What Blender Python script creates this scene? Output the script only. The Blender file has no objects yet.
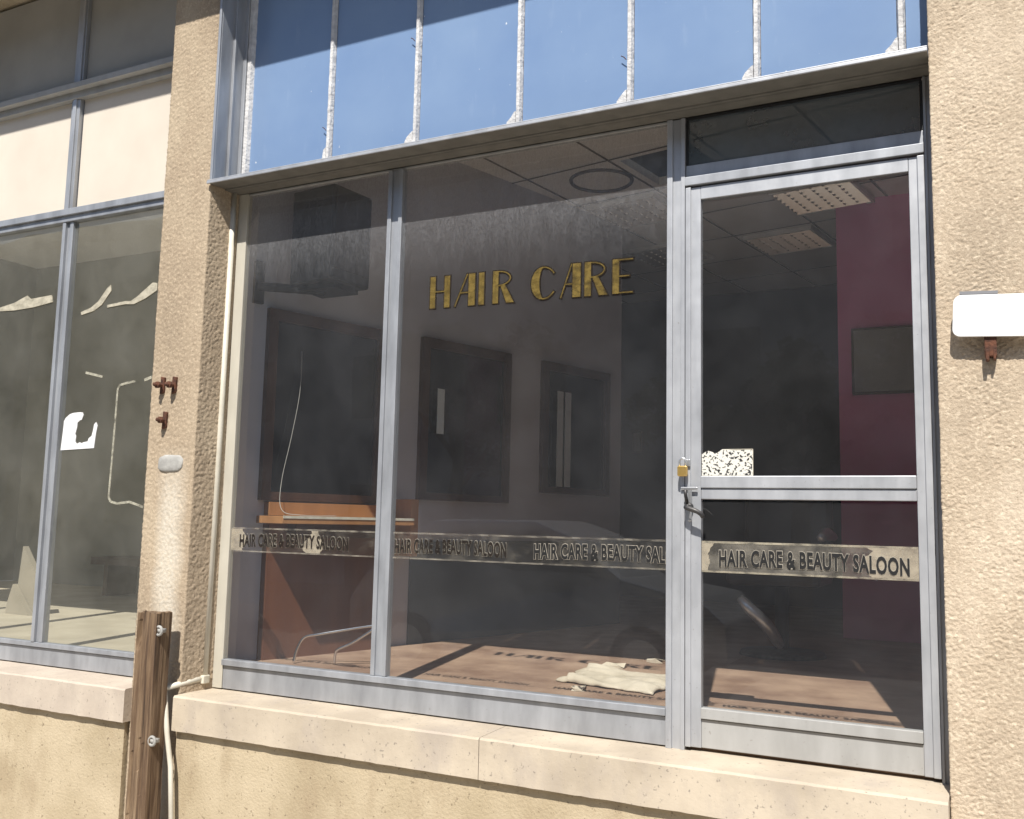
import bpy, bmesh, math, random
import numpy as np
from mathutils import Vector, Matrix, noise
random.seed(7)
S = bpy.context.scene
COL = S.collection
R = math.radians

# ------------------------------------------------------------------ materials
def newmat(name):
    m = bpy.data.materials.new(name); m.use_nodes = True
    nt = m.node_tree; nt.nodes.clear()
    out = nt.nodes.new('ShaderNodeOutputMaterial')
    return m, nt, out

def N(nt, t, **kw):
    n = nt.nodes.new(t)
    for k, v in kw.items():
        if k in n.inputs.keys(): n.inputs[k].default_value = v
        else: setattr(n, k, v)
    return n

def posvec(nt, scale=(1, 1, 1)):
    g = N(nt, 'ShaderNodeNewGeometry')
    m = N(nt, 'ShaderNodeMapping'); m.inputs['Scale'].default_value = scale
    nt.links.new(g.outputs['Position'], m.inputs['Vector'])
    return m.outputs['Vector']

def noise_tex(nt, scale, detail=4, stretch=(1, 1, 1), rough=.55):
    n = N(nt, 'ShaderNodeTexNoise'); n.inputs['Scale'].default_value = scale
    n.inputs['Detail'].default_value = detail; n.inputs['Roughness'].default_value = rough
    nt.links.new(posvec(nt, stretch), n.inputs['Vector'])
    return n.outputs['Fac']

def ramp(nt, src, stops):
    r = N(nt, 'ShaderNodeValToRGB'); e = r.color_ramp.elements
    while len(e) < len(stops): e.new(.5)
    for el, (p, c) in zip(e, stops):
        el.position = p; el.color = (*c, 1) if len(c) == 3 else c
    nt.links.new(src, r.inputs['Fac']); return r.outputs['Color']

def math_(nt, op, a, b=None, c=None, clamp=False):
    n = N(nt, 'ShaderNodeMath'); n.operation = op; n.use_clamp = clamp
    for i, v in enumerate((a, b, c)):
        if v is None: continue
        if isinstance(v, (int, float)): n.inputs[i].default_value = v
        else: nt.links.new(v, n.inputs[i])
    return n.outputs[0]

def mixcol(nt, fac, a, b, mode='MIX'):
    n = N(nt, 'ShaderNodeMix'); n.data_type = 'RGBA'; n.blend_type = mode
    for i, v in ((0, fac), (6, a), (7, b)):
        if isinstance(v, (int, float)): n.inputs[i].default_value = v
        elif isinstance(v, tuple): n.inputs[i].default_value = (*v, 1)
        else: nt.links.new(v, n.inputs[i])
    return n.outputs[2]

def bump(nt, h, strength, dist=.004):
    b = N(nt, 'ShaderNodeBump'); b.inputs['Strength'].default_value = strength
    b.inputs['Distance'].default_value = dist
    nt.links.new(h, b.inputs['Height']); return b.outputs['Normal']

def surf(name, c0, c1=None, scale=8, rough=.75, metal=0, bscale=None, bstr=.3, bdist=.003,
         stretch=(1, 1, 1), spec=.5, lo=.35, hi=.65, detail=5, stain=None):
    m, nt, out = newmat(name)
    p = N(nt, 'ShaderNodeBsdfPrincipled')
    p.inputs['Roughness'].default_value = rough; p.inputs['Metallic'].default_value = metal
    p.inputs['Specular IOR Level'].default_value = spec
    if c1 is None: p.inputs['Base Color'].default_value = (*c0, 1)
    else:
        cc = ramp(nt, noise_tex(nt, scale, detail, stretch), [(lo, c0), (hi, c1)])
        if stain:
            f1 = ramp(nt, noise_tex(nt, 3.1, 7, (1.6, 1, .7), .68), [(.5, (0, 0, 0)), (.68, (.62, .62, .62))])
            cc = mixcol(nt, f1, cc, stain)
            f2 = ramp(nt, noise_tex(nt, 75, 3), [(.29, (.75, .75, .75)), (.36, (0, 0, 0))])
            cc = mixcol(nt, f2, cc, tuple(q * .55 for q in stain))
        nt.links.new(cc, p.inputs['Base Color'])
    if bscale:
        nt.links.new(bump(nt, noise_tex(nt, bscale, 4, stretch), bstr, bdist), p.inputs['Normal'])
    nt.links.new(p.outputs[0], out.inputs[0])
    return m

M = {}
# roughcast plaster: fine grain tint over broad stains
def roughcast(name, a, b, dark, stain=None):
    m, nt, out = newmat(name)
    p = N(nt, 'ShaderNodeBsdfPrincipled'); p.inputs['Roughness'].default_value = .92
    p.inputs['Specular IOR Level'].default_value = .2
    c = ramp(nt, noise_tex(nt, 2.4, 6, (1.4, 1, .7), .62), [(.34, tuple(q * .86 for q in a)), (.5, a), (.66, b)])
    g = ramp(nt, noise_tex(nt, 140, 3), [(.30, (1, 1, 1)), (.42, (0, 0, 0))])
    c = mixcol(nt, math_(nt, 'MULTIPLY', g, .55), c, dark)
    if stain:
        # pale lime run-off with a shape of its own down the middle of the pillar
        sp = N(nt, 'ShaderNodeSeparateXYZ'); nt.links.new(posvec(nt), sp.inputs[0])
        wob = math_(nt, 'MULTIPLY', math_(nt, 'SUBTRACT', noise_tex(nt, 4, 4), .5), .12)
        dx = math_(nt, 'ABSOLUTE', math_(nt, 'ADD', math_(nt, 'SUBTRACT', sp.outputs[0], -3.185), wob))
        fx = N(nt, 'ShaderNodeMapRange'); fx.inputs[1].default_value = .1; fx.inputs[2].default_value = .03
        nt.links.new(dx, fx.inputs[0])
        fz = N(nt, 'ShaderNodeMapRange'); fz.inputs[1].default_value = .3; fz.inputs[2].default_value = .05
        nt.links.new(sp.outputs[2], fz.inputs[0])
        f = math_(nt, 'MULTIPLY', fx.outputs[0], fz.outputs[0])
        f = math_(nt, 'MULTIPLY', f, math_(nt, 'ADD', noise_tex(nt, 60, 3), .25), clamp=True)
        c = mixcol(nt, math_(nt, 'MULTIPLY', f, .95), c, stain)
    nt.links.new(c, p.inputs['Base Color'])
    lt = ramp(nt, noise_tex(nt, 95, 3), [(.52, (0, 0, 0)), (.66, (1, 1, 1))])
    c = mixcol(nt, math_(nt, 'MULTIPLY', lt, .35), c, tuple(min(.8, q * 1.5) for q in b))
    nt.links.new(c, p.inputs['Base Color'])
    nt.links.new(bump(nt, noise_tex(nt, 240, 3), .7, .003), p.inputs['Normal'])
    nt.links.new(p.outputs[0], out.inputs[0])
    return m
M['wall'] = roughcast('roughcast_cream', (.465, .375, .275), (.55, .455, .345), (.25, .18, .12))
M['pillar'] = roughcast('roughcast_tan', (.378, .297, .209), (.442, .357, .254), (.17, .12, .085), (.60, .55, .46))
M['plinth'] = surf('plinth_plaster', (.385, .31, .20), (.48, .395, .27), 4, .9, bscale=90, bstr=.6, bdist=.005, stain=(.30, .225, .14))
M['stone'] = surf('sill_stone', (.40, .335, .255), (.53, .45, .345), 4, .8, bscale=60, bstr=.35, stain=(.37, .315, .265))
M['stone2'] = surf('sill_stone_pale', (.44, .37, .30), (.52, .445, .36), 6, .8, bscale=60, bstr=.35, stain=(.38, .32, .265))

def alu(name, a, b, rough=.42, metal=.45, streak=14):
    m, nt, out = newmat(name)
    p = N(nt, 'ShaderNodeBsdfPrincipled'); p.inputs['Metallic'].default_value = metal
    c = ramp(nt, noise_tex(nt, streak, 5, (1, 1, .25)), [(.3, a), (.7, b)])
    spk = ramp(nt, noise_tex(nt, 90, 2), [(.22, (1, 1, 1)), (.3, (0, 0, 0))])
    c = mixcol(nt, math_(nt, 'MULTIPLY', spk, .5), c, (.2, .18, .15))
    nt.links.new(c, p.inputs['Base Color'])
    r = N(nt, 'ShaderNodeMapRange'); r.inputs[3].default_value = rough - .08; r.inputs[4].default_value = rough + .15
    nt.links.new(noise_tex(nt, 25, 4), r.inputs[0]); nt.links.new(r.outputs[0], p.inputs['Roughness'])
    nt.links.new(p.outputs[0], out.inputs[0]); return m
M['alu'] = alu('anodised_aluminium', (.30, .31, .33), (.455, .47, .495))
M['alu_bright'] = alu('bright_aluminium', (.38, .39, .41), (.53, .54, .56))
M['alu_dull'] = alu('dusty_aluminium', (.33, .325, .31), (.42, .415, .40), .6, .2)
M['alu_warm'] = alu('cream_painted_metal', (.45, .42, .35), (.56, .525, .44), .5, .1)
M['ledge'] = alu('weathered_ledge', (.145, .135, .115), (.20, .187, .16), .6, .1)
M['putty'] = surf('chalky_putty', (.48, .475, .48), (.66, .65, .64), 30, .9, bscale=80, bstr=.8, bdist=.006)
M['white_pipe'] = surf('white_pvc', (.55, .51, .42), (.64, .60, .51), 10, .45)
M['cream'] = surf('cream_board', (.60, .535, .45), (.65, .585, .495), 3, .8)
M['grey_panel'] = surf('grey_brown_board', (.34, .325, .29), (.40, .385, .345), 3, .7)
M['rust'] = surf('rusted_iron', (.05, .022, .014), (.13, .05, .026), 60, .9, bscale=140, bstr=.8)
M['cement'] = surf('grey_cement', (.30, .29, .27), (.40, .39, .36), 30, .9, bscale=70, bstr=.6)
M['black'] = surf('black_rubber', (.015, .015, .016), rough=.6)
M['dark_metal'] = surf('dark_handle_metal', (.045, .043, .045), (.09, .085, .08), 50, .45, .6)
M['brass'] = surf('brass', (.55, .36, .10), (.62, .42, .16), 60, .35, .7)
M['steel'] = surf('worn_steel', (.5, .5, .5), (.6, .6, .6), 60, .35, .8)
M['chrome'] = surf('chrome', (.75, .74, .72), rough=.18, metal=1)
M['plate'] = surf('white_enamel_plate', (.83, .83, .82), rough=.5)
M['grey_metal'] = surf('grey_steel_edge', (.22, .22, .23), rough=.6, metal=.3)
M['paper'] = surf('paper', (.66, .66, .66), (.74, .74, .74), 20, .9)
M['tape'] = surf('aged_tape', (.50, .46, .36), (.62, .58, .48), 30, .8)

# blue panels : faded paint over glass, with white specks
m, nt, out = newmat('faded_blue_panel')
p = N(nt, 'ShaderNodeBsdfPrincipled'); p.inputs['Roughness'].default_value = .22
c = ramp(nt, noise_tex(nt, 2.2, 4), [(.3, (.16, .245, .41)), (.72, (.205, .295, .45))])
streak = ramp(nt, noise_tex(nt, 5, 5, (3, 1, .7)), [(.62, (0, 0, 0)), (.8, (1, 1, 1))])
c = mixcol(nt, math_(nt, 'MULTIPLY', streak, .22), c, (.38, .45, .56))
spk = ramp(nt, noise_tex(nt, 34, 2, (1, 1, .75)), [(.755, (0, 0, 0)), (.785, (1, 1, 1))])
c = mixcol(nt, spk, c, (.62, .64, .66))
spk = ramp(nt, noise_tex(nt, 80, 3), [(.74, (0, 0, 0)), (.80, (1, 1, 1))])
c = mixcol(nt, math_(nt, 'MULTIPLY', spk, .6), c, (.5, .52, .55))
nt.links.new(c, p.inputs['Base Color']); nt.links.new(p.outputs[0], out.inputs[0]); M['blue'] = m

# weathered timber
m, nt, out = newmat('weathered_timber')
p = N(nt, 'ShaderNodeBsdfPrincipled'); p.inputs['Roughness'].default_value = .85
gr = noise_tex(nt, 30, 8, (1.6, 1.6, .07), .7)
c = ramp(nt, gr, [(.32, (.018, .010, .005)), (.44, (.11, .066, .036)), (.58, (.24, .16, .092)), (.76, (.42, .325, .22))])
c = mixcol(nt, ramp(nt, noise_tex(nt, 9, 5, (1, 1, .3)), [(.42, (0, 0, 0)), (.7, (.6, .6, .6))]), c, (.09, .045, .02))
nt.links.new(c, p.inputs['Base Color'])
nt.links.new(bump(nt, gr, 1, .012), p.inputs['Normal'])
nt.links.new(p.outputs[0], out.inputs[0]); M['timber'] = m

# glass: see-through sheet, mirror-like share by Schlick, and a film of dust that the sun lights
def glass(name, dust=.02, band=0., zlo=.85, zhi=1.3, tint=(.94, .96, .97), dcol=(.52, .52, .54), low=0., refl=1.5):
    m, nt, out = newmat(name)
    g = N(nt, 'ShaderNodeNewGeometry')
    d = N(nt, 'ShaderNodeVectorMath'); d.operation = 'DOT_PRODUCT'
    nt.links.new(g.outputs['Normal'], d.inputs[0]); nt.links.new(g.outputs['Incoming'], d.inputs[1])
    k = math_(nt, 'SUBTRACT', 1, math_(nt, 'ABSOLUTE', d.outputs['Value']), clamp=True)
    f = math_(nt, 'MULTIPLY_ADD', math_(nt, 'POWER', k, 5), .96, .04)
    f = math_(nt, 'MULTIPLY', f, refl, clamp=True)
    t = N(nt, 'ShaderNodeBsdfTransparent'); t.inputs[0].default_value = (*tint, 1)
    gl = N(nt, 'ShaderNodeBsdfGlossy'); gl.inputs['Roughness'].default_value = .0
    gl.inputs['Color'].default_value = (1, 1, 1, 1)
    # old sheet glass is a little wavy
    nt.links.new(bump(nt, noise_tex(nt, 1.6, 1), .10, .02), gl.inputs['Normal'])
    mx = N(nt, 'ShaderNodeMixShader')
    nt.links.new(f, mx.inputs[0]); nt.links.new(t.outputs[0], mx.inputs[1]); nt.links.new(gl.outputs[0], mx.inputs[2])
    sp = N(nt, 'ShaderNodeSeparateXYZ'); nt.links.new(g.outputs['Position'], sp.inputs[0])
    cloud = math_(nt, 'MULTIPLY_ADD', noise_tex(nt, 2.3, 6, (1, 1, 1), .65), 2.4, -.2, clamp=False)
    df = math_(nt, 'MULTIPLY', cloud, dust)
    streaks = math_(nt, 'MULTIPLY_ADD', noise_tex(nt, 110, 3, (1.3, 1, .6), .7), .72, math_(nt, 'MULTIPLY', noise_tex(nt, 30, 4, (1.6, 1, .5), .6), .28))
    if band:
        mr = N(nt, 'ShaderNodeMapRange'); mr.interpolation_type = 'SMOOTHSTEP'
        mr.inputs[1].default_value = zlo; mr.inputs[2].default_value = zhi
        edge = math_(nt, 'MULTIPLY_ADD', math_(nt, 'SUBTRACT', noise_tex(nt, 24, 4, (1.6, 1, .5), .7), .5), .2, sp.outputs[2])
        nt.links.new(edge, mr.inputs[0])
        st = N(nt, 'ShaderNodeMapRange'); st.inputs[1].default_value = .36; st.inputs[2].default_value = .66
        st.inputs[3].default_value = .3; st.inputs[4].default_value = 1.35
        nt.links.new(streaks, st.inputs[0])
        df = math_(nt, 'ADD', df, math_(nt, 'MULTIPLY', math_(nt, 'MULTIPLY', mr.outputs[0], st.outputs[0]), band))
    if low:
        mr = N(nt, 'ShaderNodeMapRange'); mr.inputs[1].default_value = -.25; mr.inputs[2].default_value = -.62
        nt.links.new(sp.outputs[2], mr.inputs[0])
        df = math_(nt, 'ADD', df, math_(nt, 'MULTIPLY', math_(nt, 'MULTIPLY', mr.outputs[0], streaks), low))
    # spots where drops dried
    sk = ramp(nt, noise_tex(nt, 85, 3), [(.73, (0, 0, 0)), (.80, (1, 1, 1))])
    df = math_(nt, 'ADD', df, math_(nt, 'MULTIPLY', sk, .16), clamp=True)
    dd = N(nt, 'ShaderNodeBsdfDiffuse'); dd.inputs[0].default_value = (*dcol, 1)
    m2 = N(nt, 'ShaderNodeMixShader')
    nt.links.new(df, m2.inputs[0]); nt.links.new(mx.outputs[0], m2.inputs[1]); nt.links.new(dd.outputs[0], m2.inputs[2])
    nt.links.new(m2.outputs[0], out.inputs[0])
    return m
M['glass'] = glass('dusty_window_glass',  .036, .17, .90, 1.34, low=.035)
M['glass_door'] = glass('door_glass', .032, .03, .8, 1.3, low=.02)
M['glass_transom'] = glass('smoked_transom_glass', .62, 0, tint=(.45, .48, .5), dcol=(.13, .152, .165), refl=1.7)
M['glass_left'] = glass('grimy_glass', .105, .06, .9, 1.5, dcol=(.53, .515, .45), low=.03)
m, nt, out = newmat('glass_inner_face')
t = N(nt, 'ShaderNodeBsdfTransparent'); t.inputs[0].default_value = (.97, .975, .97, 1)
nt.links.new(t.outputs[0], out.inputs[0]); M['glass_in'] = m

def film(name, col, lo, hi, scale, a0, a1):
    m, nt, out = newmat(name)
    t = N(nt, 'ShaderNodeBsdfTransparent'); d = N(nt, 'ShaderNodeBsdfDiffuse'); d.inputs[0].default_value = (*col, 1)
    mr = N(nt, 'ShaderNodeMapRange'); mr.inputs[1].default_value = lo; mr.inputs[2].default_value = hi
    mr.inputs[3].default_value = a0; mr.inputs[4].default_value = a1
    nt.links.new(noise_tex(nt, scale, 6, (1, 1, 1.4), .65), mr.inputs[0])
    mx = N(nt, 'ShaderNodeMixShader'); nt.links.new(mr.outputs[0], mx.inputs[0])
    nt.links.new(t.outputs[0], mx.inputs[1]); nt.links.new(d.outputs[0], mx.inputs[2])
    nt.links.new(mx.outputs[0], out.inputs[0]); return m
M['film_thin'] = film('worn_film', (.42, .38, .31), .48, .78, 11, .01, .11)
M['film_door'] = film('door_film', (.46, .42, .35), .40, .70, 10, .05, .24)
M['film_patch'] = film('frosted_film', (.50, .44, .34), .30, .66, 16, .16, .60)
M['film_edge'] = film('film_edge', (.48, .43, .33), .38, .66, 20, .05, .6)
M['film_edge_faint'] = film('film_edge_faint', (.44, .40, .33), .42, .70, 16, .03, .38)
M['ink_halo'] = film('ink_halo', (.52, .48, .40), .40, .64, 9, .06, .55)
M['ink_halo_door'] = film('ink_halo_door', (.55, .50, .42), .35, .62, 9, .18, .75)
M['ink'] = surf('black_ink', (.012, .012, .012), rough=.5)
M['ink_faint'] = film('faded_ink', (.03, .025, .022), .3, .6, 12, .35, .85)
M['tape_torn'] = film('torn_tape_film', (.52, .48, .38), .30, .62, 22, .35, .92)
M['tape_line'] = film('tape_residue', (.6, .57, .46), .35, .62, 24, .05, .5)
M['gold'] = film('worn_gold_leaf', (.185, .132, .042), .33, .62, 30, .22, .9)
# torn notice speckled with print
m, nt, out = newmat('scraped_notice')
p = N(nt, 'ShaderNodeBsdfPrincipled'); p.inputs['Roughness'].default_value = .9
v = noise_tex(nt, 105, 3, (1, 1, 1.1), .5)
nt.links.new(ramp(nt, v, [(.425, (.02, .02, .022)), (.462, (.66, .64, .57))]), p.inputs['Base Color'])
nt.links.new(p.outputs[0], out.inputs[0]); M['notice'] = m

# inside
M['inner_wall'] = surf('mauve_grey_paint', (.46, .45, .485), (.52, .51, .545), 2, .85)
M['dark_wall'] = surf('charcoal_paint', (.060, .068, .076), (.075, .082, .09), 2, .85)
M['purple'] = surf('plum_paint', (.74, .21, .43), (.80, .24, .47), 2, .8)
M['ceil'] = surf('ceiling_tile', (.76, .74, .71), (.82, .80, .77), 3, .9, bscale=120, bstr=.2)
M['tbar'] = surf('ceiling_grid', (.10, .09, .08), rough=.7)
M['floor_in'] = surf('brown_vinyl_floor', (.22, .13, .085), (.37, .245, .165), 4.5, .7, bscale=25, bstr=.15, detail=8)
M['wood'] = surf('brown_veneer', (.11, .038, .017), (.15, .054, .024), 9, .5, stretch=(1, 1, .12))
M['wood_light'] = surf('orange_veneer', (.34, .16, .062), (.44, .215, .085), 9, .45, stretch=(1, 1, .2))
M['wood_dark'] = surf('dark_stained_wood', (.045, .02, .012), (.075, .034, .018), 9, .5, stretch=(1, 1, .15))
M['mirror'] = surf('tarnished_mirror', (.060, .075, .078), (.085, .10, .10), 3, .06, 1)
M['tv'] = surf('black_plastic', (.012, .016, .018), (.02, .026, .028), 5, .55)
M['vinyl'] = surf('black_vinyl', (.02, .02, .022), (.03, .03, .03), 8, .4)
M['cloth'] = surf('cream_cloth', (.44, .37, .27), (.58, .50, .385), 7, .95, bscale=120, bstr=.3)
M['strip_reflection'] = surf('painted_reflection', (.62, .70, .74), (.70, .77, .80), 6, .8)  # pale colour of the bright reflections painted into the salon mirrors
M['louvre'] = surf('aluminium_louvre', (.66, .60, .54), rough=.3, metal=.85)
M['white'] = surf('white_gloss', (.75, .74, .71), rough=.4)
M['left_wall'] = surf('olive_grey_paint', (.27, .27, .22), (.32, .315, .26), 2, .9)
M['left_floor'] = surf('beige_floor', (.40, .34, .24), (.50, .43, .31), 4, .85, detail=8)
M['board'] = surf('pale_board', (.30, .26, .19), (.36, .31, .23), 6, .85)
# street
M['paving'] = surf('concrete_paving', (.36, .335, .30), (.44, .41, .365), 3, .9, bscale=60, bstr=.3)
M['asphalt'] = surf('asphalt', (.10, .098, .095), (.14, .135, .13), 30, .9, bscale=120, bstr=.4)
M['far_wall'] = surf('shaded_render', (.20, .21, .23), (.26, .27, .29), 2, .9)
M['far_roof'] = surf('dark_roof_sheet', (.05, .04, .036), rough=.7)
M['far_glass'] = surf('far_window', (.03, .035, .04), rough=.3)
M['car_paint'] = surf('silver_car_paint', (.45, .46, .48), rough=.25, metal=.5)
M['leaf'] = surf('foliage', (.035, .06, .02), (.07, .10, .035), 3, .7)
M['bark'] = surf('bark', (.10, .07, .05), (.15, .11, .08), 12, .9)

# ------------------------------------------------------------------ object helpers
def tag(o, label=None, cat=None, group=None, kind=None):
    for k, v in (('label', label), ('category', cat), ('group', group), ('kind', kind)):
        if v: o[k] = v
    return o

def thing(name, label, cat, loc=(0, 0, 0), group=None):
    o = bpy.data.objects.new(name, None); COL.objects.link(o)
    o.empty_display_size = .1; o.location = loc
    return tag(o, label, cat, group)

def world_loc(o):
    v = Vector((0, 0, 0))
    while o is not None:
        v += Vector(o.location); o = o.parent
    return v

def link(name, me, mats, parent=None, smooth=False, bevel=0):
    o = bpy.data.objects.new(name, me); COL.objects.link(o)
    for mt in (mats if isinstance(mats, (list, tuple)) else [mats]): me.materials.append(mt)
    if parent is not None:
        me.transform(Matrix.Translation(-world_loc(parent))); o.parent = parent
    if smooth:
        for pl in me.polygons: pl.use_smooth = True
    if bevel:
        b = o.modifiers.new('bevel', 'BEVEL'); b.width = bevel; b.segments = 2; b.limit_method = 'ANGLE'; b.angle_limit = R(40)
    return o

class MB:
    def __init__(s): s.v = []; s.f = []; s.mi = []
    def add(s, vs, fs, mi=0):
        k = len(s.v); s.v += [tuple(v) for v in vs]
        for f in fs: s.f.append(tuple(i + k for i in f)); s.mi.append(mi)
        return s
    def box(s, x0, x1, y0, y1, z0, z1, T=None, mi=0):
        vs = [Vector((x, y, z)) for x in (x0, x1) for y in (y0, y1) for z in (z0, z1)]
        if T: vs = [T(v) for v in vs]
        return s.add(vs, [(0, 1, 3, 2), (4, 6, 7, 5), (0, 4, 5, 1), (2, 3, 7, 6), (0, 2, 6, 4), (1, 5, 7, 3)], mi)
    def prism(s, poly, y0, y1, T=None, mi=0):          # polygon in (x, z), thickness along y
        n = len(poly)
        vs = [Vector((x, y0, z)) for x, z in poly] + [Vector((x, y1, z)) for x, z in poly]
        if T: vs = [T(v) for v in vs]
        fs = [tuple(range(n)), tuple(range(2 * n - 1, n - 1, -1))] + [(i, i + n, (i + 1) % n + n, (i + 1) % n) for i in range(n)]
        return s.add(vs, fs, mi)
    def tube(s, pts, r, n=10, mi=0, closed=False):
        pts = [Vector(p) for p in pts]; rings = []
        up = None
        for i, p in enumerate(pts):
            a = pts[i - 1] if i or closed else p; b = pts[(i + 1) % len(pts)] if i < len(pts) - 1 or closed else p
            d = (b - a).normalized()
            if up is None: up = Vector((0, 0, 1)) if abs(d.z) < .9 else Vector((1, 0, 0))
            u = d.cross(up)
            if u.length < 1e-4: u = d.cross(Vector((0, 1, 0)))
            u.normalize(); w = u.cross(d).normalized(); up = w
            rr = r[i] if isinstance(r, (list, tuple)) else r
            rings.append([p + rr * (math.cos(2 * math.pi * k / n) * u + math.sin(2 * math.pi * k / n) * w) for k in range(n)])
        vs = [v for rg in rings for v in rg]; fs = []
        m = len(rings)
        for i in range(m if closed else m - 1):
            for k in range(n):
                a = i * n; b = ((i + 1) % m) * n
                fs.append((a + k, a + (k + 1) % n, b + (k + 1) % n, b + k))
        if not closed: fs += [tuple(range(n - 1, -1, -1)), tuple(range((m - 1) * n, m * n))]
        return s.add(vs, fs, mi)
    def mesh(s, name):
        me = bpy.data.meshes.new(name); me.from_pydata(s.v, [], s.f)
        me.polygons.foreach_set('material_index', s.mi)
        bm = bmesh.new(); bm.from_mesh(me); bmesh.ops.recalc_face_normals(bm, faces=bm.faces); bm.to_mesh(me); bm.free()
        return me
    def build(s, name, mats, parent=None, smooth=False, bevel=0):
        return link(name, s.mesh(name), mats, parent, smooth, bevel)

def smooth_path(pts, k=6):
    pts = [Vector(p) for p in pts]; o = []
    for i in range(len(pts) - 1):
        p0 = pts[max(i - 1, 0)]; p1 = pts[i]; p2 = pts[i + 1]; p3 = pts[min(i + 2, len(pts) - 1)]
        for j in range(k):
            t = j / k
            o.append(.5 * ((2 * p1) + (p2 - p0) * t + (2 * p0 - 5 * p1 + 4 * p2 - p3) * t * t + (3 * p1 - p0 - 3 * p2 + p3) * t ** 3))
    return o + [pts[-1]]

def pane(name, mat, x0, x1, z0, z1, parent, y=.010, t=.006):
    # front sheet carries dust and reflection, the rest of the slab is clear
    b = MB(); b.box(x0, x1, y, y + t, z0, z1)
    b.mi = [1] * 6
    b.mi[2] = 0
    o = b.build(name, [mat, M['glass_in']], parent)
    for pl in o.data.polygons: pl.material_index = 0 if pl.normal.y < -.5 else 1
    return o

def seg(a, b, n): return [a + (b - a) * i / n for i in range(n)]

def rough_sheet(name, path, zs, mat, parent, disp):
    """wall skin: a plan path of (x, y, nx, ny) swept over heights zs, each vertex pushed out by disp(x,y,z)"""
    vs = []; n = len(path)
    for z in zs:
        for x, y, nx, ny in path:
            d = disp(x, y, z); vs.append((x + nx * d, y + ny * d, z))
    fs = [(i * n + k, i * n + k + 1, (i + 1) * n + k + 1, (i + 1) * n + k) for i in range(len(zs) - 1) for k in range(n - 1)]
    me = bpy.data.meshes.new(name); me.from_pydata(vs, [], fs)
    return link(name, me, mat, parent, True)

# ------------------------------------------------------------------ setting: street side
GZ = -1.5
def slab(name, mat, *b, T=None, bevel=0):
    return tag(MB().box(*b, T=T).build(name, mat, None, bevel=bevel), kind='structure')
slab('ground', M['asphalt'], -150, 150, -150, 40, GZ - .4, GZ - .125)
slab('pavement', M['paving'], -40, 40, -4.2, .4, GZ - .12, GZ)

# ------------------------------------------------------------------ roughcast wall right of the door
def nz(x, y, z): return noise.noise(Vector((x, y, z)))
def disp_wall(x, y, z):
    a = nz(x * 70, y * 70, z * 105) ; b = nz(x * 165 + 9, y * 165, z * 180)
    k = .75 + .45 * nz(x * 7, y * 7, z * 5)
    return k * (.0019 * (1 - abs(a) * 2.2) + .0024 * b) + .001 * nz(x * 6, y * 6, z * 6)
def disp_pillar(x, y, z):
    a = nz(x * 75, y * 75, z * 90); b = nz(x * 150, y * 150, z * 150)
    return .0020 * a + .0018 * b + .0015 * nz(x * 5, y * 5, z * 5)
def disp_side(x, y, z):
    k = 1.15 if x > -3.073 and y > -.145 else 1
    return disp_pillar(x, y, z) * k

w = thing('roughcast_wall', 'sunlit cream roughcast wall to the right of the glazed door', 'wall', (.9, -.02, GZ))
path = [(-.15, y, -1, 0) for y in seg(.06, -.115, 24)] + [(-.15, -.12, -.7, -.7)]
xs = seg(-.1455, .34, 175) + seg(.34, 2.5, 60) + [2.5]
path += [(x, -.12, 0, -1) for x in xs]
zs = seg(GZ, -.95, 20) + seg(-.95, 1.75, 860) + seg(1.75, 2.78, 40) + [2.78]
rough_sheet('plaster_skin', path, zs, M['wall'], w, disp_wall)
MB().box(-.13, 2.5, -.1, .2, GZ, 2.76).build('wall_core', M['plinth'], w)

# enamel plate on its rusted bracket
pl = thing('wall_plate', 'blank white plate with rounded corners on the cream roughcast wall', 'sign', (0, -.14, .62))
def rrect(x0, x1, z0, z1, r, n=6):
    o = []
    for cx, cz, a0 in ((x1 - r, z1 - r, 0), (x0 + r, z1 - r, 90), (x0 + r, z0 + r, 180), (x1 - r, z0 + r, 270)):
        for i in range(n + 1):
            a = R(a0 + 90 * i / n); o.append((cx + r * math.cos(a), cz + r * math.sin(a)))
    return o
MB().prism(rrect(-.104, .19, .556, .679, .022), -.166, -.158).build('plate_face', M['plate'], pl, bevel=.0015)
MB().box(-.088, .012, -.164, -.128, .681, .690).build('top_edge', M['grey_metal'], pl)
b = MB(); b.box(-.024, .008, -.158, -.115, .50, .60); b.box(-.022, -.012, -.163, -.125, .488, .52); b.box(-.002, .005, -.16, -.125, .49, .52)
b.build('bracket', M['rust'], pl, bevel=.003)

for o in pl.children:
    if o.name.startswith(('plate_face', 'top_edge')): o.data.transform(Matrix.Rotation(R(3.2), 4, 'Y'))

# ------------------------------------------------------------------ pillar
c = thing('pillar', 'tan roughcast pillar between the two shopfronts, streaked pale at the foot', 'pillar', (-3.21, -.02, GZ))
path = [(-3.355, y, -1, 0) for y in seg(.06, -.145, 22)] + [(-3.353, -.148, -.7, -.7)]
path += [(x, -.15, 0, -1) for x in seg(-3.349, -3.076, 66)] + [(-3.072, -.148, .7, -.7)]
path += [(-3.071 + (y + .145) * .2, y, .98, -.2) for y in seg(-.145, .03, 46)] + [(-3.036, .03, .98, -.2)]
zs = seg(GZ, -1.1, 20) + seg(-1.1, 2.35, 700) + seg(2.35, 2.78, 20) + [2.78]
rough_sheet('plaster_skin', path, zs, M['pillar'], c, disp_side)
MB().box(-3.34, -3.085, -.13, .06, GZ, 2.76).build('pillar_core', M['pillar'], c)
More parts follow.
